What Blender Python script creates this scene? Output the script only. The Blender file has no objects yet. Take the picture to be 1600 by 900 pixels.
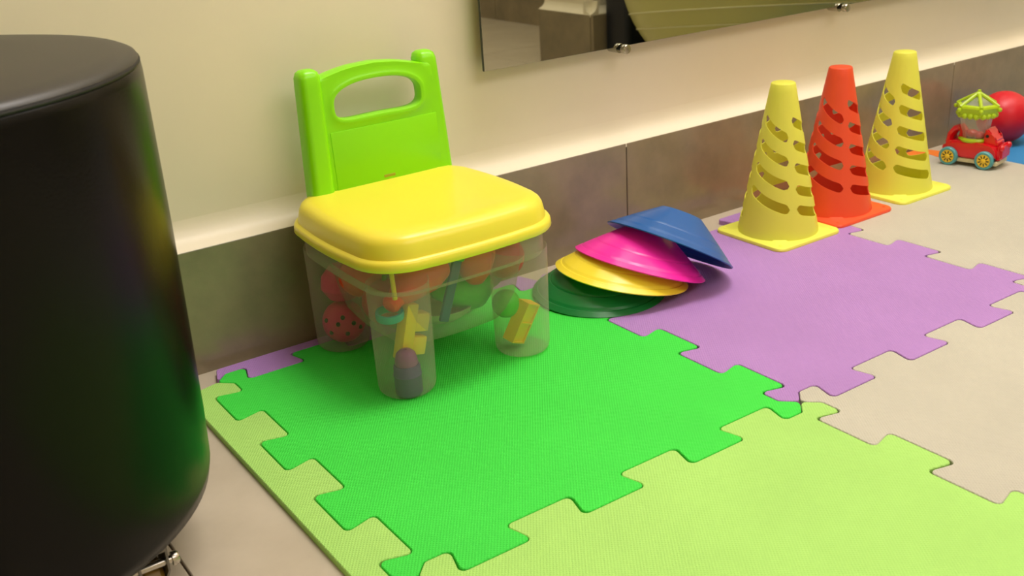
import bpy, bmesh, math, random
from mathutils import Vector, Matrix, Euler

PI = math.pi
SC = bpy.context.scene
COL = SC.collection
random.seed(7)

# ------------------------------------------------------------------ camera
yaw, pit, rol = 0.5856, 0.3855, -0.0617
fw = Vector((math.cos(pit)*math.sin(yaw), math.cos(pit)*math.cos(yaw), -math.sin(pit)))
rt = fw.cross(Vector((0, 0, 1))).normalized()
up = rt.cross(fw)
r2 = rt*math.cos(rol) + up*math.sin(rol)
u2 = up*math.cos(rol) - rt*math.sin(rol)
cam_d = bpy.data.cameras.new('camera')
cam_d.sensor_width = 36.0
cam_d.lens = 1651.2/1600*36.0
cam_d.clip_start = 0.02
cam_d.dof.use_dof = True
cam_d.dof.focus_distance = 1.25
cam_d.dof.aperture_fstop = 11.0
cam = bpy.data.objects.new('camera', cam_d)
COL.objects.link(cam)
M = Matrix.Identity(4)
for i in range(3):
    M[i][0], M[i][1], M[i][2] = r2[i], u2[i], -fw[i]
M.translation = Vector((-0.3445, -1.1998, 0.5857))
cam.matrix_world = M
SC.camera = cam

# ------------------------------------------------------------------ light, exposure
w = bpy.data.worlds.new('world')
SC.world = w
w.use_nodes = True
w.node_tree.nodes['Background'].inputs[0].default_value = (1.0, 0.88, 0.72, 1)
w.node_tree.nodes['Background'].inputs[1].default_value = 0.15
SC.view_settings.view_transform = 'Standard'
SC.view_settings.look = 'None'
SC.view_settings.exposure = 0.0
SC.view_settings.gamma = 1.0

LIGHT_COL = (1.0, 0.94, 0.90)
def area(name, loc, sx, sy, power, tilt=0.0):
    l = bpy.data.lights.new(name, 'AREA')
    l.shape = 'RECTANGLE'
    l.size, l.size_y = sx, sy
    l.energy = power
    l.color = LIGHT_COL
    o = bpy.data.objects.new(name, l)
    o.location = loc
    o.rotation_euler = (math.radians(tilt), 0, 0)
    COL.objects.link(o)
area('area_lamp', (2.05, -0.70, 2.62), 1.2, 0.8, 15)
area('area_lamp', (0.85, -0.40, 2.62), 1.0, 0.55, 33)
area('area_lamp', (0.90, -2.60, 2.45), 2.4, 1.0, 27, 40)  # frontal fill light, added below the ceiling to brighten upright faces

# ------------------------------------------------------------------ materials
def lin(c):
    return tuple(((v/255)/12.92 if v/255 <= 0.04045 else ((v/255+0.055)/1.055)**2.4) for v in c) + (1.0,)

def mat(name, rgb, rough=0.5, metal=0.0, spec=0.5, noise=0.0, nscale=8.0, bump=None, sss=0.0, coat=0.0, rgb2=None):
    m = bpy.data.materials.new(name)
    m.use_nodes = True
    nt = m.node_tree
    b = nt.nodes['Principled BSDF']
    b.inputs['Base Color'].default_value = lin(rgb)
    b.inputs['Roughness'].default_value = rough
    b.inputs['Metallic'].default_value = metal
    b.inputs['Specular IOR Level'].default_value = spec
    b.inputs['Coat Weight'].default_value = coat
    if sss:
        b.inputs['Subsurface Weight'].default_value = sss
        b.inputs['Subsurface Radius'].default_value = (0.01, 0.006, 0.003)
        b.inputs['Subsurface Scale'].default_value = 0.4
    tc = nt.nodes.new('ShaderNodeTexCoord')
    if noise or rgb2:
        n = nt.nodes.new('ShaderNodeTexNoise')
        n.inputs['Scale'].default_value = nscale
        n.inputs['Detail'].default_value = 6
        n.inputs['Roughness'].default_value = 0.6
        nt.links.new(tc.outputs['Object'], n.inputs['Vector'])
        r = nt.nodes.new('ShaderNodeValToRGB')
        r.color_ramp.elements[0].position = 0.3
        r.color_ramp.elements[1].position = 0.7
        if rgb2 is None:
            c1 = tuple(max(0, v*(1-noise)) for v in rgb)
            c2 = tuple(min(255, v*(1+noise*0.6)) for v in rgb)
        else:
            c1, c2 = rgb, rgb2
        r.color_ramp.elements[0].color = lin(c1)
        r.color_ramp.elements[1].color = lin(c2)
        nt.links.new(n.outputs['Fac'], r.inputs['Fac'])
        nt.links.new(r.outputs['Color'], b.inputs['Base Color'])
    if bump:
        kind, sc, st, dist = bump
        bp = nt.nodes.new('ShaderNodeBump')
        bp.inputs['Strength'].default_value = st
        bp.inputs['Distance'].default_value = dist
        if kind == 'weave':
            hs = []
            for ang in (0.62, -0.95):
                mp = nt.nodes.new('ShaderNodeMapping')
                mp.inputs['Rotation'].default_value = (0, 0, ang)
                nt.links.new(tc.outputs['Object'], mp.inputs['Vector'])
                wv = nt.nodes.new('ShaderNodeTexWave')
                wv.inputs['Scale'].default_value = sc
                wv.inputs['Distortion'].default_value = 0.6
                nt.links.new(mp.outputs['Vector'], wv.inputs['Vector'])
                hs.append(wv)
            mm = nt.nodes.new('ShaderNodeMath')
            mm.operation = 'MULTIPLY'
            nt.links.new(hs[0].outputs['Fac'], mm.inputs[0])
            nt.links.new(hs[1].outputs['Fac'], mm.inputs[1])
            nt.links.new(mm.outputs[0], bp.inputs['Height'])
        else:
            n2 = nt.nodes.new('ShaderNodeTexNoise' if kind == 'noise' else 'ShaderNodeTexVoronoi')
            n2.inputs['Scale'].default_value = sc
            nt.links.new(tc.outputs['Object'], n2.inputs['Vector'])
            nt.links.new(n2.outputs['Fac' if kind == 'noise' else 'Distance'], bp.inputs['Height'])
        nt.links.new(bp.outputs['Normal'], b.inputs['Normal'])
    return m

def clear_mat(name, tint, haze_rgb, fac, rough=0.25, gloss=0.5):
    """clear or milky thin plastic: see-through wall with a diffuse haze and a sheen"""
    m = bpy.data.materials.new(name)
    m.use_nodes = True
    nt = m.node_tree
    out = nt.nodes['Material Output']
    b = nt.nodes['Principled BSDF']
    b.inputs['Base Color'].default_value = lin(haze_rgb)
    b.inputs['Roughness'].default_value = rough
    b.inputs['Specular IOR Level'].default_value = gloss
    t = nt.nodes.new('ShaderNodeBsdfTransparent')
    t.inputs[0].default_value = lin(tint)
    tr = nt.nodes.new('ShaderNodeBsdfTranslucent')
    tr.inputs[0].default_value = lin(haze_rgb)
    half = nt.nodes.new('ShaderNodeMixShader')
    half.inputs[0].default_value = 0.22
    nt.links.new(b.outputs[0], half.inputs[1])
    nt.links.new(tr.outputs[0], half.inputs[2])
    lw = nt.nodes.new('ShaderNodeLayerWeight')
    lw.inputs['Blend'].default_value = 0.35
    mr = nt.nodes.new('ShaderNodeMapRange')
    mr.inputs['To Min'].default_value = fac
    mr.inputs['To Max'].default_value = min(0.8, fac*2.6)
    nt.links.new(lw.outputs['Facing'], mr.inputs['Value'])
    mx = nt.nodes.new('ShaderNodeMixShader')
    nt.links.new(mr.outputs[0], mx.inputs[0])
    nt.links.new(t.outputs[0], mx.inputs[1])
    nt.links.new(half.outputs[0], mx.inputs[2])
    nt.links.new(mx.outputs[0], out.inputs['Surface'])
    return m

def thin_plastic(name, rgb, rough, trans):
    m = mat(name, rgb, rough)
    nt = m.node_tree
    b = nt.nodes['Principled BSDF']
    t = nt.nodes.new('ShaderNodeBsdfTranslucent')
    t.inputs[0].default_value = lin(rgb)
    mx = nt.nodes.new('ShaderNodeMixShader')
    mx.inputs[0].default_value = trans
    nt.links.new(b.outputs[0], mx.inputs[1])
    nt.links.new(t.outputs[0], mx.inputs[2])
    nt.links.new(mx.outputs[0], nt.nodes['Material Output'].inputs['Surface'])
    return m

MAT = {}
MAT['wall'] = mat('wall_paint', (240, 230, 206), 0.45, noise=0.02, nscale=3, bump=('noise', 220, 0.05, 0.001))
MAT['skirt'] = mat('skirting_porcelain', (130, 119, 97), 0.2, rgb2=(158, 143, 116), nscale=9, spec=0.6)
MAT['grout'] = mat('grout', (120, 105, 85), 0.9)
MAT['floor'] = mat('floor_porcelain', (188, 176, 156), 0.35, rgb2=(206, 194, 174), nscale=7)
MAT['ceil'] = mat('ceiling_paint', (235, 230, 220), 0.8)
EVA = ('weave', 110, 0.5, 0.0011)
MAT['green'] = mat('foam_green', (66, 228, 74), 0.62, bump=EVA, noise=0.03, nscale=5, spec=0.35)
MAT['lime'] = mat('foam_lime', (176, 230, 118), 0.62, bump=EVA, noise=0.03, nscale=5, spec=0.35)
MAT['purple'] = mat('foam_purple', (184, 138, 208), 0.62, bump=EVA, noise=0.03, nscale=5, spec=0.35)
MAT['beige'] = mat('foam_beige', (201, 197, 182), 0.62, bump=EVA, noise=0.03, nscale=5, spec=0.35)
MAT['blue_foam'] = mat('foam_blue', (52, 140, 205), 0.62, bump=EVA, noise=0.03, nscale=5, spec=0.35)
MAT['orange_foam'] = mat('foam_orange', (250, 135, 50), 0.62, bump=EVA, noise=0.03, nscale=5, spec=0.35)
MAT['leather'] = mat('black_leatherette', (8, 8, 7), 0.27, bump=('voronoi', 420, 0.08, 0.0005), spec=0.16)
MAT['leather_top'] = mat('sheen_leatherette', (24, 23, 21), 0.42, bump=('voronoi', 420, 0.1, 0.0005), spec=0.7)  # same black leatherette, lighter and shinier: the top's sheen put into the material
MAT['seam'] = mat('black_seam', (12, 11, 9), 0.6)
MAT['metal'] = mat('zinc', (120, 118, 112), 0.4, metal=1.0)
MAT['steel'] = mat('brushed_steel', (188, 184, 174), 0.22, metal=1.0)
MAT['caster'] = mat('amber_caster_wheel', (150, 118, 45), 0.4)
MAT['mirror'] = mat('mirror_silver', (180, 181, 164), 0.015, metal=1.0)
MAT['mirror_edge'] = mat('mirror_edge', (40, 48, 42), 0.2)
MAT['lid'] = mat('yellow_plastic', (250, 234, 72), 0.3, spec=0.5, sss=0.12)
MAT['backrest'] = mat('lime_plastic', (142, 234, 6), 0.3, spec=0.5, sss=0.12)
MAT['sticker'] = mat('sticker_rest', (165, 165, 30), 0.5)
MAT['bin'] = clear_mat('milky_plastic', (247, 245, 238), (240, 226, 222), 0.155, 0.22)
MAT['cup'] = clear_mat('clear_plastic', (250, 250, 248), (244, 244, 238), 0.20, 0.08, 0.9)
MAT['cone_y'] = thin_plastic('neon_yellow_plastic', (253, 253, 110), 0.38, 0.36)
MAT['cone_r'] = thin_plastic('neon_red_plastic', (255, 100, 58), 0.38, 0.3)
MAT['plate_y'] = mat('neon_yellow_plate', (248, 250, 100), 0.38)
MAT['plate_r'] = mat('neon_red_plate', (255, 92, 52), 0.38)
MAT['disc_blue'] = mat('disc_blue', (22, 92, 168), 0.3)
MAT['disc_pink'] = mat('disc_pink', (250, 44, 172), 0.28)
MAT['disc_yellow'] = mat('disc_yellow', (255, 230, 56), 0.3)
MAT['disc_green'] = mat('disc_green', (14, 122, 56), 0.3)
MAT['red'] = mat('red_plastic', (222, 16, 36), 0.25, coat=0.3)
MAT['ball_red'] = mat('red_ball_rubber', (222, 24, 44), 0.38)
MAT['cream'] = mat('cream_plastic', (222, 210, 170), 0.4)
MAT['roof'] = mat('lime_toy_plastic', (182, 212, 30), 0.3)
MAT['teal'] = mat('teal_plastic', (88, 165, 172), 0.4)
MAT['hub'] = mat('hub_yellow', (240, 200, 50), 0.4)
MAT['black'] = mat('black_plastic', (16, 14, 14), 0.5)
MAT['pink'] = mat('toy_pink', (245, 0, 130), 0.4)
MAT['orange'] = mat('toy_orange', (255, 78, 22), 0.4)
MAT['toy_green'] = mat('toy_green', (66, 190, 20), 0.4)
MAT['toy_lgreen'] = mat('toy_light_green', (70, 215, 40), 0.4)
MAT['toy_yellow'] = mat('toy_yellow', (250, 215, 16), 0.4)
MAT['toy_purple'] = mat('toy_purple', (88, 66, 135), 0.4)
MAT['toy_violet'] = mat('toy_violet', (150, 70, 150), 0.4)
MAT['toy_red'] = mat('toy_red', (215, 34, 62), 0.4)
MAT['toy_blue'] = mat('toy_blue', (30, 85, 130), 0.4)
MAT['toy_teal'] = mat('toy_teal', (45, 175, 175), 0.4)
MAT['toy_pale'] = mat('toy_pale', (200, 205, 170), 0.4)
MAT['navy'] = mat('navy_vinyl', (12, 20, 36), 0.4)
MAT['ridge'] = mat('gym_ball_ridge', (240, 236, 186), 0.35)
MAT['gymball'] = mat('gym_ball_vinyl', (222, 220, 142), 0.25)

# ------------------------------------------------------------------ helpers
def obj(name, bm, m, parent=None, smooth=True, angle=35):
    me = bpy.data.meshes.new(name)
    bmesh.ops.recalc_face_normals(bm, faces=bm.faces[:])
    bm.to_mesh(me)
    bm.free()
    me.materials.append(MAT[m] if isinstance(m, str) else m)
    o = bpy.data.objects.new(name, me)
    COL.objects.link(o)
    if parent is not None:
        o.parent = parent
    if smooth:
        for p in me.polygons:
            p.use_smooth = True
        me.set_sharp_from_angle(angle=math.radians(angle))
    return o

def tag(o, label, cat, group=None):
    o['label'] = label
    o['category'] = cat
    if group:
        o['group'] = group
    return o

def thing(name, label, cat, loc=(0, 0, 0), rz=0.0, group=None):
    o = bpy.data.objects.new(name, None)
    o.empty_display_size = 0.05
    COL.objects.link(o)
    o.location = loc
    o.rotation_euler = (0, 0, rz)
    return tag(o, label, cat, group)

def struct_empty(name, loc=(0, 0, 0)):
    o = bpy.data.objects.new(name, None)
    COL.objects.link(o)
    o.location = loc
    o['kind'] = 'structure'
    return o

def struct(name, bm, m, smooth=False):
    o = obj(name, bm, m, None, smooth)
    o['kind'] = 'structure'
    return o

def box(bm, x0, x1, y0, y1, z0, z1, bev=0.0, seg=2, mx=None):
    r = bmesh.ops.create_cube(bm, size=1.0)
    vs = r['verts']
    for v in vs:
        v.co = Vector(((x0+x1)/2 + v.co.x*(x1-x0), (y0+y1)/2 + v.co.y*(y1-y0), (z0+z1)/2 + v.co.z*(z1-z0)))
    if bev:
        es = list({e for v in vs for e in v.link_edges})
        rr = bmesh.ops.bevel(bm, geom=es, offset=bev, segments=seg, affect='EDGES', profile=0.5)
        vs = list({v for f in rr['faces'] for v in f.verts} | {v for v in vs if v.is_valid})
    if mx is not None:
        bmesh.ops.transform(bm, matrix=mx, verts=vs)
    return bm

def lathe(bm, prof, seg=48, mx=None, close=False):
    """revolve (r, z) points about Z; r = 0 ends become a point"""
    rings = []
    allv = []
    for r, z in prof:
        if r < 1e-7:
            ring = [bm.verts.new((0, 0, z))]
        else:
            ring = [bm.verts.new((r*math.cos(2*PI*i/seg), r*math.sin(2*PI*i/seg), z)) for i in range(seg)]
        rings.append(ring)
        allv += ring
    pairs = list(zip(rings, rings[1:]))
    if close:
        pairs.append((rings[-1], rings[0]))
    for a, b in pairs:
        for i in range(seg):
            j = (i+1) % seg
            if len(a) == 1 and len(b) == 1:
                continue
            if len(a) == 1:
                bm.faces.new((a[0], b[i], b[j]))
            elif len(b) == 1:
                bm.faces.new((a[i], b[0], a[j]))
            else:
                bm.faces.new((a[i], b[i], b[j], a[j]))
    if mx is not None:
        bmesh.ops.transform(bm, matrix=mx, verts=allv)
    return bm

def ball(bm, c, r, sx=1, sy=1, sz=1, seg=24, mx=None):
    n = seg//2
    prof = [(r*math.sin(PI*i/n), -r*math.cos(PI*i/n)) for i in range(n+1)]
    prof[0] = (0, -r)
    prof[-1] = (0, r)
    base = (mx if mx is not None else Matrix.Identity(4))
    return lathe(bm, prof, seg, Matrix.Translation(c) @ base @ Matrix.Diagonal((sx, sy, sz, 1)))

def tube(bm, pts, r, seg=10, radii=None):
    pts = [Vector(p) for p in pts]
    rings = []
    prev = None
    for i, p in enumerate(pts):
        d = (pts[min(i+1, len(pts)-1)] - pts[max(i-1, 0)]).normalized()
        if prev is None:
            a = d.orthogonal().normalized()
        else:
            a = (prev - d*prev.dot(d)).normalized()
        prev = a
        b = d.cross(a)
        rr = radii[i] if radii else r
        rings.append([bm.verts.new(p + rr*(math.cos(2*PI*k/seg)*a + math.sin(2*PI*k/seg)*b)) for k in range(seg)])
    for A, B in zip(rings, rings[1:]):
        for k in range(seg):
            bm.faces.new((A[k], A[(k+1) % seg], B[(k+1) % seg], B[k]))
    bm.faces.new(rings[0][::-1])
    bm.faces.new(rings[-1])
    return bm

def rrect(hx, hy, rc, n=8, bulge=0.0):
    o = []
    for k, (sx, sy) in enumerate(((1, 1), (-1, 1), (-1, -1), (1, -1))):
        for i in range(n+1):
            t = k*PI/2 + i*PI/2/n
            o.append((sx*(hx-rc) + rc*math.cos(t), sy*(hy-rc) + rc*math.sin(t)))
    if bulge:
        # subdivide the straight runs and bow them out
        q = []
        for i in range(len(o)):
            a, b = o[i], o[(i+1) % len(o)]
            q.append(a)
            L = math.hypot(b[0]-a[0], b[1]-a[1])
            if L > rc*0.5:
                nx, ny = (b[1]-a[1])/L, -(b[0]-a[0])/L
                for s in (0.14, 0.28, 0.42, 0.58, 0.72, 0.86):
                    h = bulge*4*s*(1-s)
                    q.append((a[0]+(b[0]-a[0])*s + nx*h, a[1]+(b[1]-a[1])*s + ny*h))
        o = q
    return o

def loft(bm, loops, cap0=True, cap1=True):
    """stack of closed loops (same length) of 3-D points"""
    R = [[bm.verts.new(p) for p in L] for L in loops]
    n = len(R[0])
    for A, B in zip(R, R[1:]):
        for i in range(n):
            j = (i+1) % n
            bm.faces.new((A[i], A[j], B[j], B[i]))
    if cap0:
        bm.faces.new(R[0][::-1])
    if cap1:
        bm.faces.new(R[-1])
    return bm

def dup(root, loc, rz, label, group=None):
    r = root.copy()
    COL.objects.link(r)
    r.location = loc
    r.rotation_euler = (0, 0, rz)
    r['label'] = label
    if group:
        r['group'] = group
    for ch in list(root.children):
        c = ch.copy()
        COL.objects.link(c)
        c.parent = r
        for g in ch.children:
            d = g.copy()
            COL.objects.link(d)
            d.parent = c
    return r

FZ = -0.008          # floor level; the mats' top is z = 0
WY = 0.0800          # painted wall plane
SY = 0.0525          # front of the skirting tiles

# ------------------------------------------------------------------ room shell
fl = struct_empty('floor', (0, 0, FZ))
TW = 0.86
bm = bmesh.new(); box(bm, -1.9, 2.95, -3.7, WY+0.1, -0.1, -0.0035)
obj('grout', bm, 'grout', fl, False)
first = None
for i in range(-2, 4):
    for j in range(0, 5):
        x0 = -0.157 + i*TW
        y1 = SY + 0.012 - j*TW
        y0 = max(y1-TW, -3.7)
        if first is None or j == 4:
            bm = bmesh.new(); box(bm, 0.0012, TW-0.0012, -(y1-y0)+0.0012, -0.0012, -0.009, 0.0, 0.0008, 1)
            o = obj('floor_tile', bm, 'floor', fl, False)
            if first is None:
                first = o
        else:
            o = first.copy(); COL.objects.link(o); o.parent = fl
        o.location = (x0, y1, 0)

bm = bmesh.new(); box(bm, -1.9, 2.95, WY, WY+0.1, FZ-0.1, 2.7); struct('wall_back', bm, 'wall')
bm = bmesh.new(); box(bm, -2.0, -1.9, -3.7, WY+0.1, FZ-0.1, 2.7); struct('wall_left', bm, 'wall')
bm = bmesh.new(); box(bm, -2.0, 3.05, -3.8, -3.7, FZ-0.1, 2.7); struct('wall_front', bm, 'wall')
bm = bmesh.new(); box(bm, 2.85, 2.95, -1.4, WY+0.1, FZ-0.1, 2.7); struct('wall_right', bm, 'wall')
bm = bmesh.new(); box(bm, 2.07, 2.95, -3.7, -1.34, FZ-0.1, 2.7); struct('wall_alcove', bm, 'wall')
bm = bmesh.new(); box(bm, -2.0, 3.05, -3.8, WY+0.1, 2.7, 2.8); struct('ceiling', bm, 'ceil')
# wall stub (seen in the mirror)
bm = bmesh.new(); box(bm, 1.612, 2.85, -1.342, -1.142, FZ-0.05, 2.7); struct('wall_partition', bm, 'wall')

SKZ = 0.158
def skirting(name, segs):
    """tiled skirting: segs = list of (x0,x1,y0,y1) boxes, one tile each"""
    e = struct_empty(name)
    for x0, x1, y0, y1 in segs:
        bm = bmesh.new(); box(bm, x0, x1, y0, y1, FZ-0.001, SKZ, 0.0008, 1)
        obj('skirting_tile', bm, 'skirt', e, False)
    return e
xs = [-1.9, -1.0, -0.14, 0.72, 1.58, 2.44, 2.85]
skirting('baseboard_back', [(a+0.0007, b-0.0007, SY, SY+0.011) for a, b in zip(xs, xs[1:])])
skirting('baseboard_partition', [(1.588, 2.45, -1.1175, -1.106), (1.586, 1.5975, -1.3675, -1.119)])
skirting('baseboard_alcove', [(2.049, 2.06, -2.3, -1.37), (2.049, 2.06, -3.16, -2.302)])

def ledge(name, p0, p1, nrm):
    """plaster fillet on top of a skirting, running p0 -> p1, nrm points into the wall"""
    prof = [(0.0005, SKZ-0.006), (0.0005, SKZ), (0.005, SKZ+0.0022), (0.012, SKZ+0.0052), (0.018, SKZ+0.0090), (0.0225, SKZ+0.0140), (0.0255, SKZ+0.0205), (0.0272, SKZ+0.0280), (0.0277, SKZ+0.036), (0.032, SKZ+0.036), (0.032, SKZ-0.006)]
    bm = bmesh.new()
    L = [[Vector((p[0]+nrm[0]*d, p[1]+nrm[1]*d, z)) for d, z in prof] for p in (p0, p1)]
    loft(bm, L)
    return struct(name, bm, 'wall', True)
ledge('trim_1', (-1.9, SY), (2.85, SY), (0, 1))
ledge('trim_2', (1.588, -1.1175), (2.85, -1.1175), (0, -1))
ledge('trim_3', (1.586, -1.3675), (1.586, -1.1165), (1, 0))
ledge('trim_4', (2.049, -3.7), (2.049, -1.3675), (1, 0))

# ------------------------------------------------------------------ wall mirror
mr = thing('wall_mirror', 'large frameless wall mirror held by small steel standoffs', 'mirror', (0.4625, SY, 0.311))
bm = bmesh.new(); box(bm, 0, 1.527, 0.0, 0.0006, 0, 1.1); obj('mirror_face', bm, 'mirror', mr, False)
bm = bmesh.new(); box(bm, -0.0002, 1.5272, 0.0006, 0.005, -0.0002, 1.1002); obj('mirror_backing', bm, 'mirror_edge', mr, False)
for sx in (0.252, 0.762, 1.275):
    bm = bmesh.new()
    RY = Matrix.Rotation(PI/2, 4, 'X')
    lathe(bm, [(0, -0.0275), (0.0075, -0.0275), (0.0075, -0.0054), (0.0, -0.0054)], 24, Matrix.Translation((sx, 0, -0.0035)) @ RY)
    so = obj('standoff', bm, 'steel', mr)
    bm = bmesh.new()
    lathe(bm, [(0, -0.0054), (0.0035, -0.0054), (0.0035, 0.003), (0, 0.003)], 16, Matrix.Translation((sx, 0, -0.0035)) @ RY)
    obj('standoff_stem', bm, 'black', so)
    bm = bmesh.new()
    lathe(bm, [(0, 0.003), (0.0066, 0.003), (0.0072, 0.004), (0.0072, 0.0115), (0.0064, 0.0128), (0.0, 0.0134)], 28, Matrix.Translation((sx, 0, -0.0035)) @ RY)
    obj('standoff_cap', bm, 'steel', so)

# ------------------------------------------------------------------ foam puzzle mats
LT = 0.5
AMP = 0.0172
def edge_profile():
    """(s, o) along an edge of length LT, o > 0 outward; starts with the neighbour's half tab, ends with its own"""
    P, wt = 0.1403, 0.0397
    wr = P/2 - wt
    pts = [(0, 0), (0.017, -AMP), (0.005+wt, -AMP)]
    for k in range(3):
        c = 0.0752 + k*P
        pts += [(c-wt, AMP), (c+wt, AMP), (c+wr, -AMP), (c+P-wr, -AMP)]
    pts[-1] = (0.0752+3*P-wr, -AMP)
    # the last own half tab
    pts += [(LT-0.005-wt, AMP), (LT-0.017, AMP)]
    # rebuild the neighbour tabs so that both tip and root ends stand right
    out = [(0, 0), (0.017, -AMP), (0.005+wt, -AMP)]
    for k in range(3):
        c = 0.0752 + k*P
        n = c + P/2
        out += [(c-wt, AMP), (c+wt, AMP), (n-wt, -AMP), (n+wt, -AMP)]
    out += [(LT-0.005-wt, AMP), (LT-0.017, AMP)]
    return out
EP = edge_profile()

def fillet(poly, r, seg=4):
    n = len(poly)
    out = []
    for i in range(n):
        a, b, c = Vector(poly[i-1]), Vector(poly[i]), Vector(poly[(i+1) % n])
        u, v = a-b, c-b
        lu, lv = u.length, v.length
        u /= lu; v /= lv
        ang = u.angle(v)
        if ang > PI-0.06:
            out.append(tuple(b)); continue
        t = min(r/math.tan(ang/2), lu*0.42, lv*0.42)
        rr = t*math.tan(ang/2)
        cen = b + (u+v).normalized()*(rr/math.sin(ang/2))
        p0, p1 = b+u*t, b+v*t
        a0 = math.atan2(p0.y-cen.y, p0.x-cen.x)
        a1 = math.atan2(p1.y-cen.y, p1.x-cen.x)
        d = (a1-a0+PI) % (2*PI) - PI
        for k in range(seg+1):
            out.append((cen.x+rr*math.cos(a0+d*k/seg), cen.y+rr*math.sin(a0+d*k/seg)))
    return out

def inset(poly, d):
    """offset a CCW polygon inwards by d (vertex normals)"""
    n = len(poly)
    out = []
    for i in range(n):
        a, b, c = Vector(poly[i-1]), Vector(poly[i]), Vector(poly[(i+1) % n])
        e1 = (b-a).normalized(); e2 = (c-b).normalized()
        n1 = Vector((-e1.y, e1.x)); n2 = Vector((-e2.y, e2.x))
        m = (n1+n2)
        if m.length < 1e-6:
            out.append(tuple(b)); continue
        m.normalize()
        k = d/max(0.5, m.dot(n1))
        out.append((b.x+m.x*k, b.y+m.y*k))
    return out

def slab(name, poly, m, z0, z1, parent=None):
    """polygon (CCW) extruded, with a softened top edge"""
    bm = bmesh.new()
    b0 = [Vector((x, y, z0)) for x, y in poly]
    b1 = [Vector((x, y, z1-0.0009)) for x, y in poly]
    b2 = [Vector((x, y, z1)) for x, y in inset(poly, 0.0007)]
    loft(bm, [b0, b1, b2])
    return obj(name, bm, m, parent, True, 30)

def tile_poly():
    # corners CCW from back-left, tile spans x 0..LT, y -LT..0
    C = [(0, 0), (0, -LT), (LT, -LT), (LT, 0)]
    D = [(0, -1), (1, 0), (0, 1), (-1, 0)]
    N = [(-1, 0), (0, -1), (1, 0), (0, 1)]
    poly = []
    for c, d, nn in zip(C, D, N):
        for s, o in EP:
            poly.append((c[0]+d[0]*s+nn[0]*o, c[1]+d[1]*s+nn[1]*o))
    return inset(fillet(inset(poly, 0.0006), 0.0062), 0.0)
TP = tile_poly()

def foam(label, m, loc, rz=0.0):
    o = slab('foam_mat', TP, m, FZ, 0.0)
    o.location = loc
    o.rotation_euler = (0, 0, rz)
    return tag(o, label, 'play mat')
foam('bright green foam puzzle mat under the toy bin stool', 'green', (0, 0, 0))
foam('purple foam puzzle mat between the disc cones and the near yellow cone', 'purple', (LT, 0, 0))
foam('yellow-lime foam puzzle mat filling the lower right foreground', 'lime', (0, -LT, 0))
foam('beige foam puzzle mat at right edge in front of the purple mat', 'beige', (LT, -LT, 0))
foam('beige foam puzzle mat behind the purple mat under the toy car and farthest cone', 'beige', (2*LT, 0, 0))
foam('blue foam puzzle mat at far right behind the toy car', 'blue_foam', (3*LT, 0, 0))

def strip_poly(depth):
    """border strip outside the edge that runs (0,0)->(LT,0) with outward +y: its inner side takes the tabs"""
    poly = [(s, o) for s, o in EP] + [(LT, 0.0), (LT-0.012, depth), (0.012, depth)]
    return poly
def strip(label, m, depth, xf):
    poly = [xf(s, o) for s, o in strip_poly(depth)]
    A = sum(poly[i-1][0]*poly[i][1]-poly[i][0]*poly[i-1][1] for i in range(len(poly)))
    if A < 0:
        poly = poly[::-1]
    poly = fillet(inset(poly, 0.0006), 0.0055)
    o = slab('mat_border', poly, m, FZ, 0.0)
    return tag(o, label, 'mat border')
strip('lime foam border strip along the left side of the bright green mat', 'lime', 0.0455, lambda s, o: (-o, -s))
strip('lime foam border strip continuing beside the near lime mat', 'lime', 0.0455, lambda s, o: (-o, -LT-s))
strip('purple foam border strip between the green mat and the wall behind the stool', 'purple', 0.037, lambda s, o: (LT-s, o))
strip('orange foam border strip by the wall beside the farthest yellow cone', 'orange_foam', 0.0505, lambda s, o: (3*LT-s, o))

# ------------------------------------------------------------------ black pouf on casters
pf = thing('pouf', 'round black leatherette pouf on casters at the left edge', 'pouf', (-0.3214, -0.2409, FZ))
H = 0.462 - FZ
Z0 = 0.066 - FZ
bm = bmesh.new()
prof = [(0, Z0), (0.18, Z0), (0.214, Z0+0.0015), (0.2225, Z0+0.0065), (0.2252, Z0+0.018), (0.2268, Z0+0.06)]
for i in range(1, 9):
    t = i/9
    prof.append((0.2265+0.0026*t+0.0012*math.sin(PI*t), Z0+0.06+(H-0.028-Z0-0.06)*t))
prof += [(0.2291, H-0.020), (0.2286, H-0.0135), (0.2265, H-0.0115), (0, H-0.0115)]
lathe(bm, prof, 96); obj('body', bm, 'leather', pf, True, 50)
bm = bmesh.new()
tube_prof = [(0.2268+0.0019*math.cos(a*PI/4), H-0.0105+0.0019*math.sin(a*PI/4)) for a in range(8)]
lathe(bm, tube_prof, 96, None, True); obj('seam_piping', bm, 'seam', pf)
bm = bmesh.new()
lathe(bm, [(0, H-0.011), (0.2262, H-0.0098), (0.2275, H-0.0085), (0.2262, H-0.006), (0.221, H-0.0035), (0.205, H-0.001), (0.15, H+0.002), (0.08, H+0.003), (0, H+0.0032)], 96)
obj('cushion_top', bm, 'leather_top', pf, True, 60)
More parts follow.
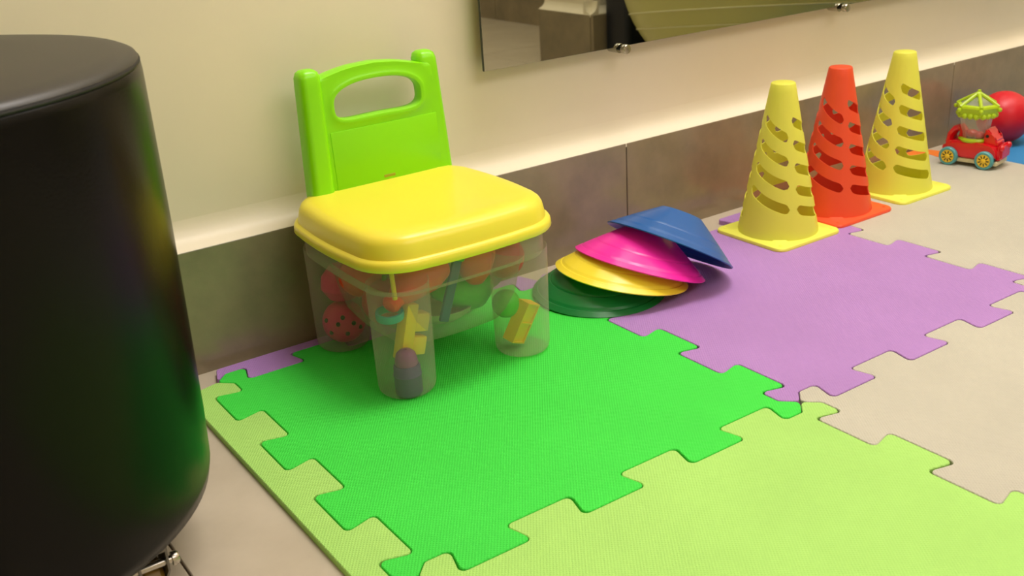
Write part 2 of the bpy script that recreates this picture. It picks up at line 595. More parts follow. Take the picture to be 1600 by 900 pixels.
for k in range(4):
    a = math.radians(-50) + k*PI/2
    cx, cy = 0.196*math.cos(a), 0.196*math.sin(a)
    R = Matrix.Translation((cx, cy, 0)) @ Matrix.Rotation(a+2.44, 4, 'Z')
    bm = bmesh.new()
    for s in (-1, 1):
        pts = [(-0.012, Z0-0.005), (0.014, Z0-0.005), (0.026, 0.030), (0.022, 0.021), (0.014, 0.021), (-0.010, 0.046)]
        L = [[Vector((x, s*0.0118+dy, z)) for x, z in pts] for dy in (-0.001, 0.001)]
        loft(bm, L)
    box(bm, -0.013, 0.015, -0.0128, 0.0128, Z0-0.006, Z0-0.002)
    bmesh.ops.transform(bm, matrix=R, verts=bm.verts[:])
    ca = obj('caster', bm, 'metal', pf)
    bm = bmesh.new()
    lathe(bm, [(0, -0.010), (0.020, -0.010), (0.0245, -0.006), (0.0245, 0.006), (0.020, 0.010), (0, 0.010)], 32, R @ Matrix.Translation((0.021, 0, 0.0245)) @ Matrix.Rotation(PI/2, 4, 'X'))
    obj('caster_wheel', bm, 'caster', ca)
    bm = bmesh.new()
    lathe(bm, [(0, -0.0205), (0.0022, -0.0205), (0.0025, -0.0225), (0.0048, -0.0225), (0.0062, -0.0205), (0.0062, -0.0165), (0.0035, -0.0160), (0.0035, 0.0160), (0.0062, 0.0165), (0.0062, 0.0205), (0.0048, 0.0225), (0.0025, 0.0225), (0.0022, 0.0205), (0, 0.0205)], 20, R @ Matrix.Translation((-0.004, 0, 0.053)) @ Matrix.Rotation(PI/2, 4, 'X'))
    obj('caster_bolt', bm, 'steel', ca)

# ------------------------------------------------------------------ toy bin stool
SX, SYY = 0.262, -0.088
st = thing('toy_bin_stool', 'child stool with yellow lid seat, green backrest and clear plastic toy bin', 'stool', (SX, SYY, 0))
LOFF = 0.0855
LEGC = [(-LOFF, -LOFF), (LOFF, -LOFF), (-LOFF, LOFF), (LOFF, LOFF)]
# lid seat
bm = bmesh.new()
hx = 0.1345
loops = []
for dz, ins, b in ((0.1650, 0.0042, 0.004), (0.1648, 0.0010, 0.004), (0.1665, 0.0, 0.004), (0.1735, 0.0006, 0.004), (0.1765, 0.0022, 0.004), (0.1780, 0.0060, 0.004), (0.1830, 0.0068, 0.004),
                   (0.1930, 0.0088, 0.004), (0.1985, 0.0115, 0.004), (0.2023, 0.0158, 0.004), (0.2044, 0.0225, 0.003), (0.2052, 0.032, 0.002), (0.2046, 0.044, 0.002), (0.2034, 0.062, 0.001), (0.2026, 0.088, 0.0), (0.2024, 0.118, 0.0)):
    rc = max(0.062-ins*0.72, 0.008)
    loops.append([Vector((x, y, dz)) for x, y in rrect(hx-ins, hx-ins, rc, 10, max(b, 0.0002))])
loft(bm, loops)
obj('seat_lid', bm, 'lid', st, True, 50)
# backrest: panel with grip hole and two rounded posts
bw0, bw1 = -0.0990, 0.1125           # left / right x relative to the stool
YB = 0.106
def back_outline():
    """loops in (x, z): outer panel and grip hole with the same vertex count"""
    out = []
    for i in range(13):
        t = i/12
        x = -0.074 + t*0.152
        out.append((x, 0.3455 + 0.0105*math.sin(PI*t)**0.8 - 0.001*t))
    return out
bm = bmesh.new()
n = 48
hole = []
hcx, hcz, hhx, hhz, hr = 0.010, 0.3090, 0.0615, 0.0215, 0.0205
for i in range(n):
    a = 2*PI*i/n
    ca, sa = math.cos(a), math.sin(a)
    # rounded rectangle by superellipse
    e = 2/3.2
    hx_, hz_ = hhx*math.copysign(abs(ca)**e, ca), hhz*math.copysign(abs(sa)**e, sa)
    arch = 0.006*(1-(hx_/hhx)**2)
    hole.append((hcx+hx_, hcz+hz_+arch))
def outer_pt(hx_, hz_):
    """shoot from the hole centre to the panel outline"""
    dx, dz = hx_-hcx, hz_-(hcz+0.003)
    L = math.hypot(dx, dz); dx /= L; dz /= L
    t = 0.0
    while t < 0.4:
        x, z = hcx+dx*t, hcz+0.003+dz*t
        u = (x+0.078)/0.160
        top = 0.3455 + 0.0125*math.sin(PI*min(max(u, 0), 1))
        if x < -0.078 or x > 0.096 or z > top or z < 0.1960:
            break
        t += 0.0004
    return (x, z)
outer = [outer_pt(*h) for h in hole]
# snap the panel's lower corners
def snap(pt):
    x, z = pt
    return (x, z)
corn = {}
for cxx, czz in ((-0.078, 0.196), (0.096, 0.196)):
    i = min(range(n), key=lambda k: (outer[k][0]-cxx)**2 + (outer[k][1]-czz)**2)
    outer[i] = (cxx, czz)
T = 0.0105
def lean(x, y, z):
    return Vector((x, YB + y + (z-0.2)*0.045, z))
def ring_mid(s, grow):
    return [(h[0]+(o[0]-h[0])*s, h[1]+(o[1]-h[1])*s) for h, o in zip(hole, outer)]
def rim(g):
    """hole outline moved outwards by g"""
    r = []
    for i in range(n):
        a, c = hole[i-1], hole[(i+1) % n]
        tx, tz = c[0]-a[0], c[1]-a[1]
        L = math.hypot(tx, tz)
        r.append((hole[i][0]+tz/L*g, hole[i][1]-tx/L*g))
    return r
seq = [(rim(0.0), -T*0.45), (rim(0.0015), -T-0.0012), (rim(0.004), -T-0.0022), (rim(0.007), -T-0.0012), (rim(0.0095), -T)]
loops = [[lean(x, y, z) for x, z in L] for L, y in seq]
def toward(L0, s):
    return [(a[0]+(o[0]-a[0])*s, a[1]+(o[1]-a[1])*s) for a, o in zip(L0, outer)]
last = rim(0.0095)
loops.append([lean(x, -T, z) for x, z in toward(last, 0.55)])
loops.append([lean(x, -T, z) for x, z in toward(last, 0.86)])
loops.append([lean(x, -T*0.72, z) for x, z in toward(last, 0.965)])
loops.append([lean(x, -T*0.2, z) for x, z in outer])
loops.append([lean(x, T*0.5, z) for x, z in outer])
loops.append([lean(x, T*0.9, z) for x, z in toward(last, 0.95)])
loops.append([lean(x, T*0.9, z) for x, z in rim(0.006)])
loops.append([lean(x, T*0.5, z) for x, z in rim(0.0008)])
loops.append([lean(x, -T*0.45, z) for x, z in rim(0.0)])
loft(bm, loops, False, False)
bmesh.ops.remove_doubles(bm, verts=bm.verts[:], dist=0.00005)
br = obj('backrest', bm, 'backrest', st, True, 50)
# lower recessed panel line and posts
for px in (bw0+0.016, bw1-0.016):
    bm = bmesh.new()
    L = []
    for z, g in ((0.196, 0.0162), (0.25, 0.0158), (0.30, 0.0152), (0.340, 0.0148), (0.3500, 0.0145), (0.3560, 0.0125), (0.3590, 0.0085), (0.3600, 0.003)):
        c = lean(px - (0.004 if px > 0 else -0.0027)*(z-0.2)/0.16*1.6, 0.0045 if px > 0 else 0, z)
        L.append([Vector((c.x+x, c.y+y, z)) for x, y in rrect(g, g*0.98, g*0.62, 5)])
    loft(bm, L)
    obj('back_post', bm, 'backrest', br, True, 50)
bm = bmesh.new()
zs = 0.2755
pts = [(-0.060, zs), (0.0775, zs)]
box(bm, -0.063, 0.0925, YB-T-0.0010, YB-T+0.002, 0.198, 0.2790, 0.0008, 2)
for v in bm.verts:
    v.co.y += (v.co.z-0.2)*0.045
obj('back_panel', bm, 'backrest', br)
bm = bmesh.new()
box(bm, 0.004, 0.021, YB-T-0.0013, YB-T, 0.2075, 0.2115, 0.0005, 1)
for v in bm.verts:
    v.co.y += (v.co.z-0.2)*0.045
k = obj('sticker_residue', bm, 'sticker', br); k['label'] = 'faint worn orange-brown sticker mark'
# bin: upper wall ring, belly, four legs
ARZ = 0.132
bm = bmesh.new()
loops = []
for z, h, rc in ((0.1760, 0.1245, 0.054), (0.165, 0.1245, 0.054), (0.150, 0.1235, 0.052), (ARZ+0.003, 0.1222, 0.047), (ARZ, 0.1210, 0.046)):
    loops.append([Vector((x, y, z)) for x, y in rrect(h, h, rc, 8, 0.002)])
# crease and belly
for z, h, rc in ((ARZ-0.0015, 0.1165, 0.044), (ARZ-0.004, 0.104, 0.042), (0.112, 0.0985, 0.042), (0.085, 0.0945, 0.042), (0.062, 0.089, 0.042), (0.048, 0.080, 0.042), (0.0405, 0.066, 0.042), (0.0380, 0.050, 0.040)):
    loops.append([Vector((x, y, z)) for x, y in rrect(h, h, rc, 8, 0.002)])
loft(bm, loops, False, True)
binb = obj('bin_body', bm, 'bin', st, True, 40)
for lx, ly in LEGC:
    bm = bmesh.new()
    seg = 40
    prof = [(0.0372, ARZ+0.008), (0.0368, ARZ-0.02), (0.0362, 0.07), (0.0356, 0.03), (0.0352, 0.010), (0.0340, 0.0045), (0.0310, 0.0012), (0.026, 0.0006), (0.0, 0.0018)]
    lathe(bm, prof, seg, Matrix.Translation((lx, ly, 0)))
    obj('leg', bm, 'bin', st, True, 60)

# ------------------------------------------------------------------ toys inside the bin (world coordinates)
def rotm(x, y, z):
    return Euler((x, y, z)).to_matrix().to_4x4()
GT = 'toys in the clear bin'
# spotted pink toy in the back-left leg
t = thing('spotted_toy', 'pink toy ball with black dots in the back left leg of the bin', 'toy', (0.1778, -0.0065, 0.0), 0, GT)
bm = bmesh.new(); ball(bm, (0, 0, 0.033), 0.0285); obj('body', bm, 'pink', t)
for th, ph in ((3.6, -.2), (4.0, .25), (4.4, -.25), (4.75, .2), (3.3, .35), (5.1, -.1), (4.25, .55)):
    d = Vector((math.cos(th)*math.cos(ph), math.sin(th)*math.cos(ph), math.sin(ph)))
    bm = bmesh.new(); ball(bm, Vector((0, 0, 0.033)) + d*0.0277, 0.0032, seg=10)
    obj('dot', bm, 'black', t)
t = thing('toy_strawberry', 'magenta pointed toy fruit above the dotted ball', 'toy', (0.1815, -0.0055, 0.0785), 0, GT)
bm = bmesh.new(); lathe(bm, [(0, -0.016), (0.019, -0.011), (0.0275, 0.003), (0.0255, 0.018), (0.014, 0.032), (0, 0.037)], 24); obj('body', bm, 'pink', t)
bm = bmesh.new(); lathe(bm, [(0, -0.015), (0.009, -0.0145), (0.015, -0.011), (0.009, -0.0105), (0, -0.013)], 7); obj('calyx', bm, 'toy_green', t)
t = thing('toy_orange_fruit', 'round orange toy fruit behind the left wall of the bin', 'toy', (0.193, -0.045, 0.105), 0, GT)
bm = bmesh.new(); ball(bm, (0, 0, 0), 0.030, 1, 1, 0.92); obj('body', bm, 'orange', t)
bm = bmesh.new(); tube(bm, [(0, 0, 0.026), (0.001, 0, 0.033)], 0.003, 8); obj('stem', bm, 'toy_green', t)
t = thing('toy_peach', 'reddish round toy fruit low in the belly at the left', 'toy', (0.205, -0.082, 0.077), 0, GT)
bm = bmesh.new(); ball(bm, (0, 0, 0), 0.031, 1, 1, 0.95); obj('body', bm, 'toy_red', t)
bm = bmesh.new(); tube(bm, [(0, 0, 0.027), (0.001, 0, 0.035)], 0.003, 8); obj('stem', bm, 'toy_green', t)
# big orange carrot
t = thing('toy_carrot', 'big orange toy carrot with blunt tip pointing down left', 'toy', (0, 0, 0), 0, GT)
a, b = Vector((0.166, -0.172, 0.112)), Vector((0.243, -0.146, 0.142))
d = (b-a)
bm = bmesh.new()
tube(bm, [a-d*0.06, a-d*0.04, a, a+d*0.10, a+d*0.35, a+d*0.7, a+d*0.95, b+d*0.03], 0.02, 20, [0.004, 0.009, 0.0115, 0.0105, 0.0195, 0.0285, 0.0275, 0.014])
obj('root', bm, 'orange', t)
bm = bmesh.new()
for q in ((0.01, 0.006, 0.006), (0.016, -0.004, 0.010), (0.018, 0.008, -0.002)):
    tube(bm, [b+d*0.02, b+Vector(q)], 0.003, 8, [0.003, 0.0045])
obj('leaves', bm, 'toy_green', t)
t = thing('toy_pepper', 'orange toy pepper right of the carrot under the lid', 'toy', (0.3005, -0.146, 0.130), 0, GT)
bm = bmesh.new(); lathe(bm, [(0, -0.036), (0.010, -0.034), (0.0195, -0.022), (0.0265, -0.002), (0.0285, 0.014), (0.026, 0.024), (0.012, 0.028), (0, 0.026)], 24); obj('body', bm, 'orange', t)
bm = bmesh.new(); tube(bm, [(0, 0, 0.024), (0.002, 0, 0.034)], 0.0035, 8); obj('stem', bm, 'toy_green', t)
t = tag(obj('toy_ball', ball(bmesh.new(), (0, 0, 0), 0.0285), 'toy_red'), 'dull red toy ball high in the right corner of the bin', 'toy ball', GT)
t.location = (0.3535, -0.130, 0.1120)
t = thing('toy_plum', 'violet toy plum below the dull red ball', 'toy', (0.338, -0.108, 0.088), 0, GT)
bm = bmesh.new(); ball(bm, (0, 0, 0), 0.024, 1.1, 1, 0.95); obj('body', bm, 'toy_violet', t)
bm = bmesh.new(); tube(bm, [(0, 0, 0.020), (0.001, 0, 0.029)], 0.002, 8); obj('stem', bm, 'toy_green', t)
t = thing('toy_pear', 'large green toy pear lying across the belly of the bin', 'toy', (0.292, -0.118, 0.083), 0, GT)
bm = bmesh.new(); lathe(bm, [(0, -0.045), (0.018, -0.042), (0.029, -0.028), (0.031, -0.012), (0.026, 0.008), (0.018, 0.025), (0.013, 0.038), (0.006, 0.044), (0, 0.045)], 28, rotm(0, -1.35, 0.1)); obj('body', bm, 'toy_green', t)
bm = bmesh.new(); tube(bm, [(-0.042, -0.004, 0.009), (-0.053, -0.005, 0.013)], 0.0022, 8); obj('stem', bm, 'black', t)
t = tag(obj('toy_ball', ball(bmesh.new(), (0, 0, 0), 0.0185), 'toy_lgreen'), 'small bright green toy ball above the yellow brick', 'toy ball', GT)
t.location = (0.336, -0.158, 0.060)
# dark blue stick
t = thing('toy_stick', 'dark blue flat toy stick standing in the middle of the bin', 'toy', (0.2555, -0.157, 0.098), 0, GT)
bm = bmesh.new(); box(bm, -0.0065, 0.0065, -0.003, 0.003, -0.038, 0.044, 0.002, 2, rotm(0.0, 0.34, 0)); obj('blade', bm, 'toy_blue', t)
bm = bmesh.new(); box(bm, -0.0085, 0.0085, -0.0045, 0.0045, 0.040, 0.052, 0.002, 2, rotm(0.0, 0.34, 0)); obj('grip', bm, 'toy_green', t)
t = tag(obj('toy_peg', tube(bmesh.new(), [(0.1625, -0.192, 0.126), (0.161, -0.1925, 0.160)], 0.0028, 10), 'toy_yellow'), 'thin yellow toy peg in front of the carrot', 'toy', GT)
# teal lid ring
bm = bmesh.new(); lathe(bm, [(0.0135, -0.0045), (0.0165, -0.0045), (0.0172, 0), (0.0165, 0.0045), (0.0135, 0.0045), (0.0128, 0)], 32, None, True)
t = tag(obj('toy_ring', bm, 'toy_teal'), 'teal toy ring high in the front leg of the bin', 'toy ring', GT)
t.location = (0.1655, -0.168, 0.0985); t.rotation_euler = (0.1, -0.05, 0)
# yellow notched block
t = thing('toy_block', 'yellow toy block with notched side in the front leg', 'toy block', (0.1865, -0.171, 0.071), 0, GT)
bm = bmesh.new(); box(bm, -0.0125, 0.0035, -0.009, 0.009, -0.034, 0.036, 0.0015, 2, rotm(0, 0.27, 0.1)); obj('spine', bm, 'toy_yellow', t)
for z in (0.012, -0.017):
    bm = bmesh.new(); box(bm, 0.003, 0.0225, -0.009, 0.009, z-0.0105, z+0.0125, 0.002, 2, rotm(0, 0.27, 0.1)); obj('tooth', bm, 'toy_yellow', t)
# purple peg figure
t = thing('toy_figure', 'purple toy peg figure standing at the bottom of the front leg', 'toy', (0.1705, -0.188, 0.0022), 0, GT)
bm = bmesh.new(); lathe(bm, [(0, 0), (0.0155, 0.0), (0.0165, 0.002), (0.0165, 0.0235), (0.0172, 0.025), (0.0165, 0.0265), (0.0160, 0.036), (0.0145, 0.038)], 28); obj('body', bm, 'toy_purple', t)
bm = bmesh.new(); lathe(bm, [(0.0140, 0.038), (0.0135, 0.044), (0.0115, 0.0515), (0.007, 0.0555), (0.0022, 0.0565), (0.0022, 0.0545), (0, 0.0545)], 28); obj('head', bm, 'toy_violet', t)
# yellow brick in the right leg
t = thing('toy_brick', 'yellow hollow toy brick leaning in the right leg of the bin', 'toy brick', (0.3485, -0.172, 0.036), 0, GT)
R = rotm(0.25, 0.42, 0.35)
bm = bmesh.new()
for q in ((-0.0135, 0.0135, -0.0085, 0.0085, -0.0275, -0.0255), (-0.0135, 0.0135, -0.0085, 0.0085, 0.0255, 0.0275), (-0.0135, -0.0115, -0.0085, 0.0085, -0.0255, 0.0255), (0.0115, 0.0135, -0.0085, 0.0085, -0.0255, 0.0255), (-0.0115, 0.0115, -0.0085, 0.0085, -0.001, 0.001), (-0.0115, 0.0115, -0.0062, -0.0042, -0.0255, 0.0255)):
    box(bm, *q)
bmesh.ops.transform(bm, matrix=R, verts=bm.verts[:])
obj('shell', bm, 'toy_yellow', t, False)
for z in (-0.0135, 0.0135):
    bm = bmesh.new(); lathe(bm, [(0, 0.0085), (0.0065, 0.0085), (0.0065, 0.0125), (0, 0.0125)], 16, R @ Matrix.Translation((0, 0, z)) @ Matrix.Rotation(-PI/2, 4, 'X')); obj('stud', bm, 'toy_yellow', t)
# pale bowl at the bottom
t = tag(obj('toy_bowl', lathe(bmesh.new(), [(0, 0), (0.024, 0.001), (0.040, 0.012), (0.046, 0.022), (0.0435, 0.022), (0.038, 0.0135), (0.023, 0.003), (0, 0.0022)], 36), 'toy_pale'), 'pale toy bowl on the bottom of the bin belly', 'toy bowl', GT)
t.location = (0.272, -0.100, 0.0405)

# ------------------------------------------------------------------ disc cones
def disc(label, m, c, nx, ny, R=0.0962):
    n = Vector((nx, ny, 1)).normalized()
    Hh, rr = 0.0491, 0.0303
    q = []
    for i in range(49):
        t = i/48
        r = R + (rr-R)*t
        z = Hh*t + 0.0006*math.sin(PI*t)
        q.append((r, z))
        if i in (6, 7, 19):
            q[-1] = (r, z-0.0010)
    outer_ = q
    inner_ = [(max(r-0.0006, 0.0), z-0.0014) for r, z in q]
    prof = outer_ + inner_[::-1]
    bm = bmesh.new()
    lathe(bm, prof, 96, None, True)
    o = obj('disc_cone', bm, m, None, True, 28)
    z = n; x = Vector((1, 0, 0)); x = (x - z*x.dot(z)).normalized(); y = z.cross(x)
    Mx = Matrix.Identity(4)
    for i in range(3):
        Mx[i][0], Mx[i][1], Mx[i][2] = x[i], y[i], z[i]
    Mx.translation = Vector(c)
    o.matrix_world = Mx
    return tag(o, label, 'disc cone', 'tilted stack of disc cones')
disc('dark green training disc cone flat on the mat, lowest of its stack', 'disc_green', (0.5392, -0.0942, 0.0036), -0.0011, -0.0333)
disc('yellow training disc cone tilted on the green one', 'disc_yellow', (0.5669, -0.1120, 0.0244), 0.2273, -0.0293)
disc('bright pink training disc cone between the yellow and blue ones', 'disc_pink', (0.5963, -0.1185, 0.0355), 0.3767, -0.0012)
disc('blue training disc cone with open top, uppermost of its stack', 'disc_blue', (0.6445, -0.1287, 0.0538), 0.6138, 0.0548)

# ------------------------------------------------------------------ slotted sport cones
def make_cone_mesh():
    """conical wall with four columns of slanted slots, cut as geometry"""
    bm = bmesh.new()
    Zb, Zt = 0.006, 0.243
    Rb, Rt = 0.0640, 0.0185
    # left-end heights of the slots in alternating columns; a column of four rows keeps a closed fifth line
    rows_of = ([0.0830, 0.1195, 0.1560, 0.1925, 0.2150], [0.054, 0.085, 0.119, 0.154, 0.189])
    drops = (0.029, 0.019)
    hh = 0.0078
    def rad(z):
        return Rb + (Rt-Rb)*(z-Zb)/(Zt-Zb)
    ths = []      # (theta, slot param or None)
    ncol, span, S, G = 4, math.radians(78), 20, 4
    for c in range(ncol):
        t0 = c*PI/2
        for i in range(S+1):
            ths.append((t0+span*i/S, i/S, c))
        for i in range(1, G):
            ths.append((t0+span+(PI/2-span)*i/G, -i/G, c))
    cols = []
    for th, u, c in ths:
        A, B = rows_of[c % 2], rows_of[(c+1) % 2]
        drop = drops[c % 2]
        if u >= 0:
            cs = [r - drop*(0.4*u + 0.6*(1-(1-u)**1.5)) for r in A]
            e = min(u, 1-u)*span*0.045
            half = hh*math.sqrt(max(0.0, 1-(max(0.0, 1-e/hh))**2)) if e < hh else hh
            half = max(half, 0.0004)
        else:
            g = -u
            k = 3*g*g-2*g**3
            cs = [(a-drop)*(1-k) + b*k for a, b in zip(A, B)]
            half = 0.0004
        zs = [Zb, 0.014, 0.026]
        for q, r in enumerate(cs):
            hq = 0.0004 if (q == 4 and c % 2 == 0 and u >= 0) else half
            zs += [r-hq, r+hq]
        zs += [0.230, Zt-0.001]
        zs[2] = min(0.026, zs[3]-0.002)
        zs[1] = min(0.014, zs[2]-0.004)
        col = [bm.verts.new((rad(z)*math.cos(th), rad(z)*math.sin(th), z)) for z in zs]
        # rounded top edge and closed cap
        for dz, dr in ((0.0, 0.0004), (0.0008, 0.0014)):
            r = rad(Zt)-dr
            col.append(bm.verts.new((r*math.cos(th), r*math.sin(th), Zt+dz)))
        cols.append(col)
    N = len(cols)
    for i in range(N):
        A, B = cols[i], cols[(i+1) % N]
        inslot = ths[i][1] >= 0 and ths[i][1] < 0.9999
        for k in range(len(A)-1):
            if inslot and (k in (3, 5, 7, 9) or (k == 11 and ths[i][2] % 2)):
                continue
            bm.faces.new((A[k], B[k], B[k+1], A[k+1]))
    bm.faces.new([c[-1] for c in cols])
    # give it a wall thickness
    bmesh.ops.recalc_face_normals(bm, faces=bm.faces[:])
    bmesh.ops.solidify(bm, geom=bm.faces[:], thickness=0.0016)
    return bm
def make_cone(label, m, loc, rz):
    t = thing('sport_cone', label, 'cone', loc, 0, 'slotted sport cones')
    o = obj('cone_body', make_cone_mesh(), m, t, True, 40)
    o.rotation_euler = (0, 0, rz)
    bm = bmesh.new()
    loops = []
    for z, h in ((0.0, 0.0705), (0.0, 0.072), (0.003, 0.0725), (0.0052, 0.0715), (0.0062, 0.069)):
        loops.append([Vector((x, y, z)) for x, y in rrect(h, h, 0.016, 6)])
    nl = len(loops[0])
    ring = lambda r, z: [Vector((r*math.cos(math.atan2(p.y, p.x)), r*math.sin(math.atan2(p.y, p.x)), z)) for p in loops[-1]]
    loops += [ring(0.0665, 0.0066), ring(0.0642, 0.0085), ring(0.0622, 0.0085), ring(0.0622, 0.0)]
    loops.append([v.copy() for v in loops[0]])
    loft(bm, loops, False, False)
    bmesh.ops.remove_doubles(bm, verts=bm.verts[:], dist=0.00001)
    pm = 'plate_y' if m == 'cone_y' else 'plate_r'
    base = obj('base_plate', bm, pm, t, True, 40)
    for sx in (-1, 1):
        for sy in (-1, 1):
            bm = bmesh.new(); lathe(bm, [(0, 0.0056), (0.0022, 0.0056), (0.0028, 0.0068), (0.0016, 0.0072), (0, 0.0068)], 10, Matrix.Translation((sx*0.059, sy*0.059, 0)))
            obj('base_stud', bm, pm, base)
    return t
make_cone('yellow slotted sport cone nearest to the camera, on the purple mat', 'cone_y', (0.9115, -0.0950, 0), math.radians(-18))
make_cone('orange-red slotted sport cone standing between two yellow cones', 'cone_r', (1.0600, -0.0830, 0), math.radians(-23))
make_cone('yellow slotted sport cone behind the orange-red one, farthest of the cones', 'cone_y', (1.2300, -0.0800, 0), math.radians(-59))

# ------------------------------------------------------------------ toy car
car = thing('toy_car', 'red toy car with clear cup and lime roof by the red ball', 'toy car', (1.4607, -0.0815, 0), math.atan2(-0.066, 0.0135))
def prism(bm, pts, y0, y1, bev=0.003):
    L = [[Vector((x, y, z)) for x, z in pts] for y in (y0, y1)]
    vs0 = len(bm.verts)
    loft(bm, L)
    if bev:
        bmesh.ops.bevel(bm, geom=bm.edges[:], offset=bev, segments=2, affect='EDGES')
    return bm
bm = bmesh.new()
prism(bm, [(-0.048, 0.014), (0.054, 0.014), (0.057, 0.024), (0.054, 0.040), (0.040, 0.044), (0.020, 0.047), (-0.034, 0.047), (-0.047, 0.040), (-0.051, 0.026)], -0.028, 0.028, 0.005)
obj('body', bm, 'red', car, True, 40)
bm = bmesh.new(); box(bm, -0.044, 0.055, -0.026, 0.026, 0.007, 0.0155, 0.002); obj('chassis', bm, 'cream', car)
for wx in (-0.0335, 0.0335):
    for s in (-1, 1):
        RX = Matrix.Translation((wx, s*0.0295, 0.0172)) @ Matrix.Rotation(-s*PI/2, 4, 'X')
        bm = bmesh.new(); lathe(bm, [(0, -0.006), (0.0155, -0.006), (0.0172, -0.004), (0.0172, 0.004), (0.0155, 0.006), (0.0125, 0.006), (0.0125, 0.004), (0, 0.004)], 32, RX)
        wo = obj('wheel', bm, 'teal', car)
        bm = bmesh.new(); lathe(bm, [(0, 0.0078), (0.003, 0.0074), (0.0045, 0.0062), (0.0118, 0.0062), (0.0122, 0.004), (0, 0.0035)], 32, RX)
        ho = obj('hub', bm, 'hub', wo)
        bm = bmesh.new()
        for k in range(9):
            a = 2*PI*k/9
            box(bm, 0.0048, 0.0102, -0.0010, 0.0010, 0.0055, 0.0064, 0, 1, RX @ Matrix.Rotation(a, 4, 'Z'))
        o = obj('spoke_slots', bm, 'black', wo, False)
# rear grip arch, front hood lump, grille, lamps
bm = bmesh.new()
tube(bm, [(-0.043, 0, 0.038), (-0.041, 0, 0.054), (-0.034, 0, 0.064), (-0.026, 0, 0.068), (-0.020, 0, 0.062), (-0.021, 0, 0.044)], 0.006, 12, [0.008, 0.0075, 0.007, 0.007, 0.0065, 0.007])
for v in bm.verts:
    v.co.y *= 2.2
obj('grip_arch', bm, 'red', car)
bm = bmesh.new()
prism(bm, [(0.024, 0.040), (0.050, 0.040), (0.049, 0.052), (0.040, 0.058), (0.034, 0.070), (0.027, 0.074), (0.023, 0.066)], -0.018, 0.018, 0.003)
obj('cab_front', bm, 'red', car, True, 40)
bm = bmesh.new()
prism(bm, [(0.050, 0.016), (0.060, 0.018), (0.061, 0.030), (0.058, 0.045), (0.050, 0.045)], -0.021, 0.021, 0.003)
obj('bumper', bm, 'red', car, True, 40)
for s in (-1, 1):
    bm = bmesh.new(); ball(bm, (0.058, s*0.017, 0.040), 0.0065, 0.8, 1, 1, 14); obj('headlamp', bm, 'red', car)
    bm = bmesh.new(); lathe(bm, [(0, 0), (0.0028, 0), (0.0028, 0.0016), (0, 0.0016)], 14, Matrix.Translation((0.030, s*0.0178, 0.060)) @ Matrix.Rotation(-s*PI/2, 4, 'X')); obj('rivet', bm, 'black', car)
    bm = bmesh.new(); box(bm, 0.046, 0.053, s*0.0285-0.001, s*0.0285+0.001, 0.0165, 0.0235, 0.0008, 1); obj('side_vent', bm, 'black', car)
# clear cup with lime ring and roof
bm = bmesh.new(); lathe(bm, [(0.0215, 0.0455), (0.0275, 0.0455), (0.0285, 0.049), (0.0265, 0.0525), (0.0225, 0.0525)], 36, None, True); obj('cup_ring', bm, 'roof', car)
bm = bmesh.new()
sg = 8
L = []
for z, r in ((0.048, 0.0215), (0.052, 0.0225), (0.070, 0.0255), (0.098, 0.0295)):
    L.append([Vector((r*math.cos(2*PI*(i+.5)/sg), r*math.sin(2*PI*(i+.5)/sg), z)) for i in range(sg)])
loft(bm, L, True, False)
obj('cup', bm, 'cup', car, False)
bm = bmesh.new(); ball(bm, (-0.006, 0.004, 0.0565), 0.0095, 1.3, 1, 0.8, 16); obj('cup_token', bm, 'red', car)
bm = bmesh.new(); ball(bm, (0.011, -0.005, 0.0565), 0.0095, 1, 1.1, 0.8, 16); obj('cup_token', bm, 'red', car)
# roof: hexagonal tent with open panels
sg = 6
def hexp(r, z, off=0.0):
    return [Vector((r*math.cos(2*PI*i/sg+off), r*math.sin(2*PI*i/sg+off), z)) for i in range(sg)]
bm = bmesh.new()
loft(bm, [hexp(0.0320, 0.0930), hexp(0.0355, 0.0950), hexp(0.0385, 0.1070), hexp(0.0400, 0.1105), hexp(0.0385, 0.1140), hexp(0.0325, 0.1160), hexp(0.0300, 0.1130), hexp(0.0320, 0.1080), hexp(0.0310, 0.0970), hexp(0.0320, 0.0930)], False, False)
bmesh.ops.remove_doubles(bm, verts=bm.verts[:], dist=0.00001)
rf = obj('roof', bm, 'roof', car, True, 30)
for i in range(sg):
    a = 2*PI*i/sg
    bm = bmesh.new()
    tube(bm, [(0.0380*math.cos(a), 0.0380*math.sin(a), 0.1125), (0.020*math.cos(a), 0.020*math.sin(a), 0.1235), (0.004*math.cos(a), 0.004*math.sin(a), 0.1325)], 0.0034, 8)
    ball(bm, (0.0402*math.cos(a), 0.0402*math.sin(a), 0.1070), 0.0044, seg=10)
    obj('rib', bm, 'roof', rf)
    a2 = a + PI/6
    bm = bmesh.new()
    for k in (-1, 0, 1):
        c = Vector((0.0302*math.cos(a2), 0.0302*math.sin(a2), 0.0960)) + k*0.0105*Vector((-math.sin(a2), math.cos(a2), 0))
        ball(bm, c, 0.0058, seg=10)
    obj('scallop', bm, 'roof', rf)
bm = bmesh.new()
loft(bm, [hexp(0.0320, 0.1150), hexp(0.003, 0.1310)], False, True); obj('pane', bm, 'cup', rf, False)
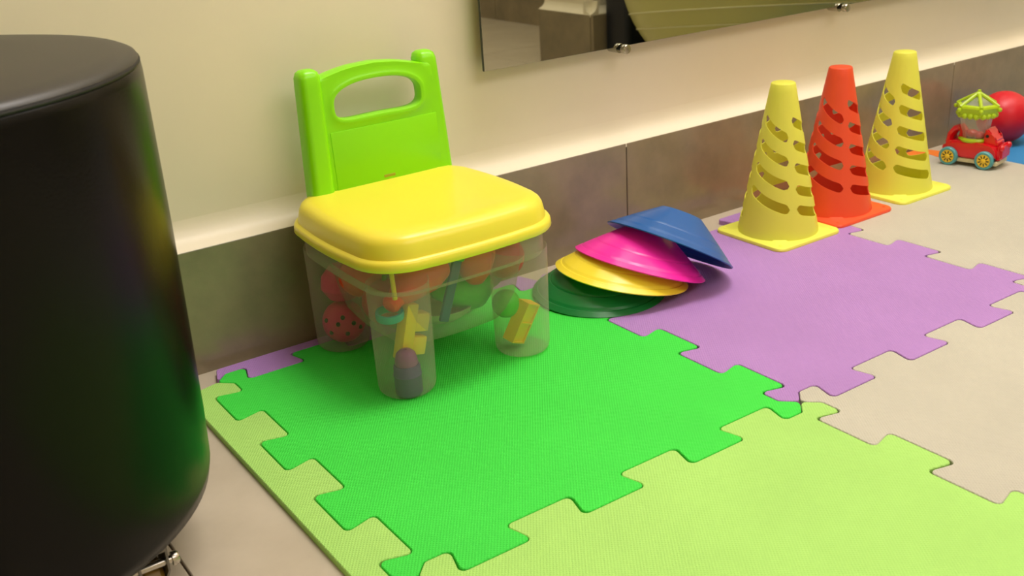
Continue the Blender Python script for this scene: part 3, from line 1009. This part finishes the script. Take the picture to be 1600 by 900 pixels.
bm = bmesh.new(); lathe(bm, [(0, 0.129), (0.008, 0.129), (0.007, 0.134), (0.0035, 0.137), (0.003, 0.140), (0, 0.1412)], 18); obj('finial', bm, 'roof', rf)

# red ball
t = thing('red_ball', 'red rubber ball on the blue mat at the right edge by the skirting', 'ball', (1.6300, -0.0350, 0))
bm = bmesh.new(); ball(bm, (0, 0, 0.0518), 0.0515, seg=48); obj('ball_shell', bm, 'ball_red', t)
bm = bmesh.new(); lathe(bm, [(0, 0), (0.003, 0), (0.003, 0.0006), (0, 0.0006)], 12, Matrix.Translation((0.0, 0.0, 0.1030))); obj('valve', bm, 'ball_red', t)

# ------------------------------------------------------------------ seen only in the mirror
t = thing('gym_ball', 'big yellow-green ridged exercise ball reflected in the wall mirror', 'gym ball', (1.737, -0.66, FZ))
R0 = 0.325
nn = 96
prof = [(R0*math.sin(PI*k/nn) if 0 < k < nn else 0, -R0*math.cos(PI*k/nn)) for k in range(nn+1)]
BT = Matrix.Translation((0, 0, R0)) @ rotm(0.12, 0.10, 0)
bm = bmesh.new(); lathe(bm, prof, 72, BT); gb = obj('ball_shell', bm, 'gymball', t)
for k in range(5, 19):
    a = PI*k/24
    bm = bmesh.new()
    lathe(bm, [((R0+0.0026*math.cos(q*PI/3))*math.sin(a) + 0.0022*math.sin(q*PI/3)*math.cos(a), -(R0+0.0026*math.cos(q*PI/3))*math.cos(a) + 0.0022*math.sin(q*PI/3)*math.sin(a)) for q in range(6)], 72, BT, True)
    obj('ridge', bm, 'ridge', gb)
bm = bmesh.new(); lathe(bm, [(0, 0), (0.009, 0), (0.008, 0.003), (0, 0.003)], 16, BT @ Matrix.Translation((0, 0, R0-0.001))); obj('valve', bm, 'navy', t)
t = thing('gym_block', 'navy padded block behind the exercise ball, seen in the mirror', 'padded block', (1.62, -1.045, FZ))
bm = bmesh.new(); box(bm, 0.0, 0.62, -0.05, 0.05, 0, 0.62, 0.015, 3); obj('cover', bm, 'navy', t)
bm = bmesh.new(); box(bm, 0.02, 0.60, -0.0515, -0.0485, 0.3, 0.304); obj('seam', bm, 'seam', t, False)
